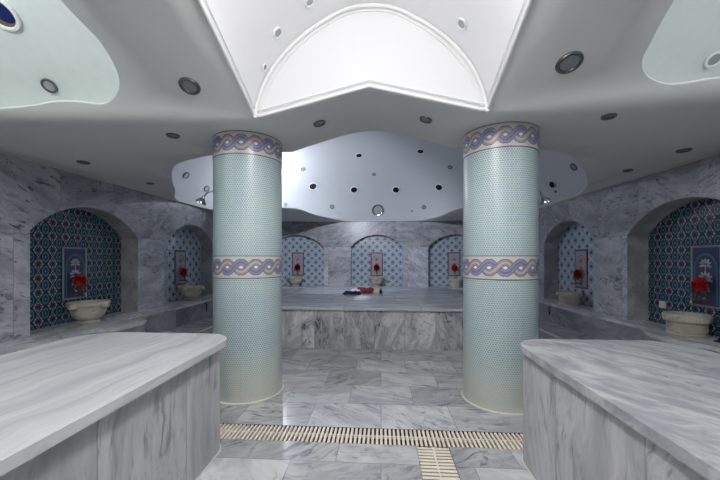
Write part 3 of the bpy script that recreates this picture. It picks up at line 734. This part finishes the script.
def make_flower(label):
    t = thing('red_flower', label, 'flower', group='red flowers on the taps')
    bm = B()
    for ring, (n, r, tilt, L) in enumerate(((9,.045,1.25,.075),(8,.035,.95,.07),(6,.02,.6,.06),(4,.008,.25,.045))):
        for i in range(n):
            a = 2*pi*i/n+ring*.4+random.uniform(-.1,.1)
            rot = Matrix.Rotation(a, 3, 'Y') @ Matrix.Rotation(-tilt+pi/2, 3, 'X')
            vs = []
            for k in range(6):
                for j in range(5):
                    uu, vv = k/5, j/4-.5
                    wd = .062*sin(pi*min(1,(.18+uu*.72)))
                    p = Vector((vv*2*wd*.75, -.02*(1-(2*vv)**2)-.018*uu*uu, r*.4+uu*L))
                    vs.append(bm.verts.new(rot @ p))
            for k in range(5):
                for j in range(4): bm.faces.new((vs[k*5+j], vs[k*5+j+1], vs[k*5+j+6], vs[k*5+j+5]))
    bmesh.ops.solidify(bm, geom=bm.faces[:], thickness=.003)
    obj('petals', bm, M['red'], t, True)
    bm = B()
    for a in (2.4, 3.1, 3.9):
        p0 = Vector((.05*sin(a), -.01, .05*cos(a))); p1 = Vector((.125*sin(a), -.02, .125*cos(a))); s = Vector((cos(a), 0, -sin(a)))*.02
        m = (p0+p1)/2
        q = [p0, m+s, p1, m-s]; a_ = [bm.verts.new(v) for v in q]; b_ = [bm.verts.new(v+Vector((0,-.005,0))) for v in q]
        bm.faces.new(a_); bm.faces.new(b_[::-1])
        for i in range(4): bm.faces.new((a_[i], a_[(i+1)%4], b_[(i+1)%4], b_[i]))
    obj('leaves', bm, M['leaf'], t)
    fit(t, 1.3, 1.3)
    return t
# wall frame: (x, y, rotation turning local +y out of the wall)
spots = [('l', LN[0][0], 'bowl', 'in the teal tiled niche at the left edge'),
         ('l', LN[1][0], 'bowl', 'in the pale niche left of the left column'),
         ('r', RN[0][0], 'drum', 'in the teal tiled niche at the right edge'),
         ('r', RN[1][0], 'drum', 'in the pale niche right of the right column'),
         ('b', BN[0][0], 'bowl', 'in the back wall niche beside the left column'),
         ('b', BN[1][0], 'bowl', 'in the middle niche of the back wall'),
         ('b', BN[2][0], 'drum', 'in the back wall niche beside the right column')]
protos = {}
for side, c, kind, where in spots:
    rz = {'l': -pi/2, 'r': pi/2, 'b': pi}[side]
    def W(out, z, dc=0):
        if side == 'l': return (XL-ND+out, c+dc, z)
        if side == 'r': return (XR+ND-out, c+dc, z)
        return (c+dc, YB+ND-out, z)
    kd = 'round marble wash basin on a foot' if kind == 'bowl' else 'drum-shaped marble wash basin with thick rim'
    dc = {'l': -.10, 'r': -.03, 'b': 0}[side]
    def put(key, mk, loc, label, r):
        if key in protos: return dup(protos[key], loc, r, label)
        o = mk(label); o.location = loc; o.rotation_euler = (0,0,r); protos[key] = o; return o
    put('basin'+kind, lambda l: make_basin(kind, l), W(.33 if kind == 'bowl' else .27, LEDGE+.003, dc), kd+' '+where, rz)
    put('tap', make_tap, W(.022, .845, 0), 'small brass tap under the red flower '+where, rz)
    put('flower', make_flower, W(.15, 1.035, 0), 'red ruffled flower over the basin '+where, rz)

# ------------------------------------------------------------------ shower heads behind the columns
def shower(label, x0, s, y, z, q=1.0):
    t = thing('shower_head', label, 'shower head', (x0, y, z), 0, 'chrome shower heads on the columns')
    bm = B(); tube(bm, [(0,0,0),(s*q*.06,0,.0),(s*q*.10,0,-.01),(s*q*.13,0,-.04),(s*q*.15,0,-.07)], .009, 10); obj('arm', bm, M['chrome'], t, True)
    bm = B(); tube(bm, [(0,0,0),(s*.008,0,0)], .028, 16); obj('flange', bm, M['chrome'], t, True)
    bm = B(); lathe(bm, [(0,.01),(.014,.01),(.018,-.005),(.03,-.018),(.052,-.045),(.055,-.062),(.0,-.064)], 24)
    o = obj('rose', bm, M['chrome'], t, True); o.location = (s*q*.15, 0, -.068); o.rotation_euler = (0, -s*.45, 0)
    return t
shower('chrome shower head with bent arm on the left column', -1.40-RC, -1, 3.41, 2.10)
shower('chrome shower head with bent arm on the right column', 1.178+RC-.002, 1, 3.37, 2.06, .5)

# ------------------------------------------------------------------ cloths on the platform
def cloth(name, label, mat, cx, cy, lx, ly, h, seed, rz=0, z0=.633):
    rnd = random.Random(seed); ph = [rnd.uniform(0, 6.3) for _ in range(6)]
    bm = B(); N, K = 22, 14; top, bot = [], []
    for j in range(K+1):
        for i in range(N+1):
            u, v = i/N*2-1, j/K*2-1
            e = max(0, 1-max(abs(u), abs(v))**6)
            w = 1+.12*sin(3*v+ph[0])+.07*sin(7*v+ph[1]); l = 1+.12*sin(3*u+ph[2])+.06*sin(8*u+ph[3])
            x, y = u*lx/2*w, v*ly/2*l
            z = h*e*(.55+.25*sin(5*u+3*v+ph[4])+.2*sin(9*v-4*u+ph[5]))
            top.append(bm.verts.new((x, y, .004+max(0, z)))); bot.append(bm.verts.new((x, y, 0)))
    W_ = N+1
    for j in range(K):
        for i in range(N):
            a = j*W_+i; bm.faces.new((top[a], top[a+1], top[a+W_+1], top[a+W_])); bm.faces.new((bot[a], bot[a+W_], bot[a+W_+1], bot[a+1]))
    per = [i for i in range(N)]+[j*W_+N for j in range(K)]+[K*W_+i for i in range(N, 0, -1)]+[j*W_ for j in range(K, 0, -1)]
    for a, b in zip(per, per[1:]+per[:1]): bm.faces.new((top[a], bot[a], bot[b], top[b]))
    o = obj(name, bm, mat, None, True, loc=(cx, cy, z0)); o.rotation_euler = (0,0,rz)
    return tag(o, label, 'towel', 'crumpled cloths on the platform')
cloth('bath_cloth', 'crumpled navy cloth at the left end of the heap on the platform', M['navy'], -.60, 6.80, .34, .22, .07, 1, .15)
cloth('bath_cloth', 'small white cloth crumpled between the navy and red ones', M['whitecloth'], -.56, 7.13, .18, .2, .09, 2, .5)
cloth('bath_cloth', 'dark red striped cloth, largest of the heap on the platform', M['redcloth'], -.36, 7.44, .42, .22, .09, 3, -.05)
cloth('bath_cloth', 'small red cloth folded in front of the larger red one', M['redcloth'], -.30, 7.08, .22, .22, .07, 4, .2)
cloth('bath_cloth', 'cream folded cloth at right of the heap on the platform', M['creamcloth'], -.10, 7.08, .11, .2, .11, 5, .1)
cloth('bath_cloth', 'tiny dark navy cloth at the far right end of the heap', M['navy'], -.005, 7.08, .05, .16, .09, 6, .1)

# ------------------------------------------------------------------ small fittings
bm = B(); box(bm, XR+ND-.03, XR+ND-.001, 5.14, 5.24, .64, .74, .006); tag(obj('wall_plate', bm, M['outlet'], None, True), 'small white square plate on the tiles left of the right drum basin', 'wall plate')
t = thing('iron_scroll', 'black wrought iron scroll beside the drum basin at the right edge', 'ornament', (3.98, 4.08, LEDGE+.003))
bm = B()
for s in (-1, 1):
    tube(bm, [(s*.012+.0, s*(.02+.07*(1-k/14)*abs(cos(k*.55))), .012+.2*(k/14)+.03*sin(k*.55)) for k in range(15)], .009, 8)
obj('scroll', bm, M['black'], t, True)
bm = B(); box(bm, -.05, .05, -.09, .09, 0, .012, .003); obj('foot_plate', bm, M['black'], t, True)
def hook(x, y, s, label):
    bm = B(); tube(bm, [(0,0,0),(s*.03,0,.0),(s*.045,0,-.03),(s*.04,0,-.10),(s*.03,0,-.16),(s*.045,0,-.18)], .012, 8)
    return tag(obj('black_hook', bm, M['black'], None, True, loc=(x, y, .33)), label, 'hook')
hook(LX-.022, 7.35, 1, 'small black hook on the ledge front beside the left column')
hook(RX+.020, 7.32, -1, 'small black hook on the ledge front beside the right column')

# ------------------------------------------------------------------ light
def lamp(name, loc, power, col=(1,1,1), r=.12, kind='POINT'):
    l = bpy.data.lights.new(name, kind); l.energy = power; l.color = col
    if kind == 'POINT': l.shadow_soft_size = r
    o = bpy.data.objects.new(name, l); COL.objects.link(o); o.location = loc; return o
lamp('vault_lamp', (-.1, 1.2, 3.05), 42, (1, .985, .97), .14)
sp = lamp('floor_fill_spot', (-.1, 1.3, 3.25), 165, (1, .985, .97), kind='SPOT'); sp.data.spot_size = math.radians(150); sp.data.spot_blend = .5; sp.data.shadow_soft_size = .12  # added downward spot, brightens the floor while the vault keeps its tone
lamp('rear_fill_lamp', (-.1, -.9, 2.35), 26, (.95, .97, 1), .25)  # unseen fill light added behind the camera for ambient
lamp('left_recess_lamp', (-2.95, 1.25, 3.25), 30, (.93, 1, .98), .12)
lamp('right_recess_lamp', (2.62, 1.2, 3.25), 22, (.93, 1, .99), .12)
lamp('dome_lamp', (-2.95, 9.3, 3.55), 80, (.86, .91, 1), .07)
sb = lamp('dome_spot', (-1.2, 4.45, 3.12), 650, (.84, .89, 1), kind='SPOT'); sb.data.spot_size = math.radians(75); sb.data.spot_blend = .6; sb.data.shadow_soft_size = .05
sb.rotation_euler = (Vector((-1.0, 11.2, 1.6))-sb.location).to_track_quat('-Z', 'Y').to_euler()
lamp('dome_fill_lamp', (1.0, 5.2, 3.7), 6, (.86, .90, 1), .2)
w = bpy.data.worlds.new('world'); S.world = w; w.use_nodes = True
w.node_tree.nodes['Background'].inputs[0].default_value = (.02, .022, .03, 1)
w.node_tree.nodes['Background'].inputs[1].default_value = .3
S.cycles.max_bounces = 10; S.cycles.diffuse_bounces = 6; S.cycles.use_denoising = True
S.cycles.sample_clamp_indirect = 4
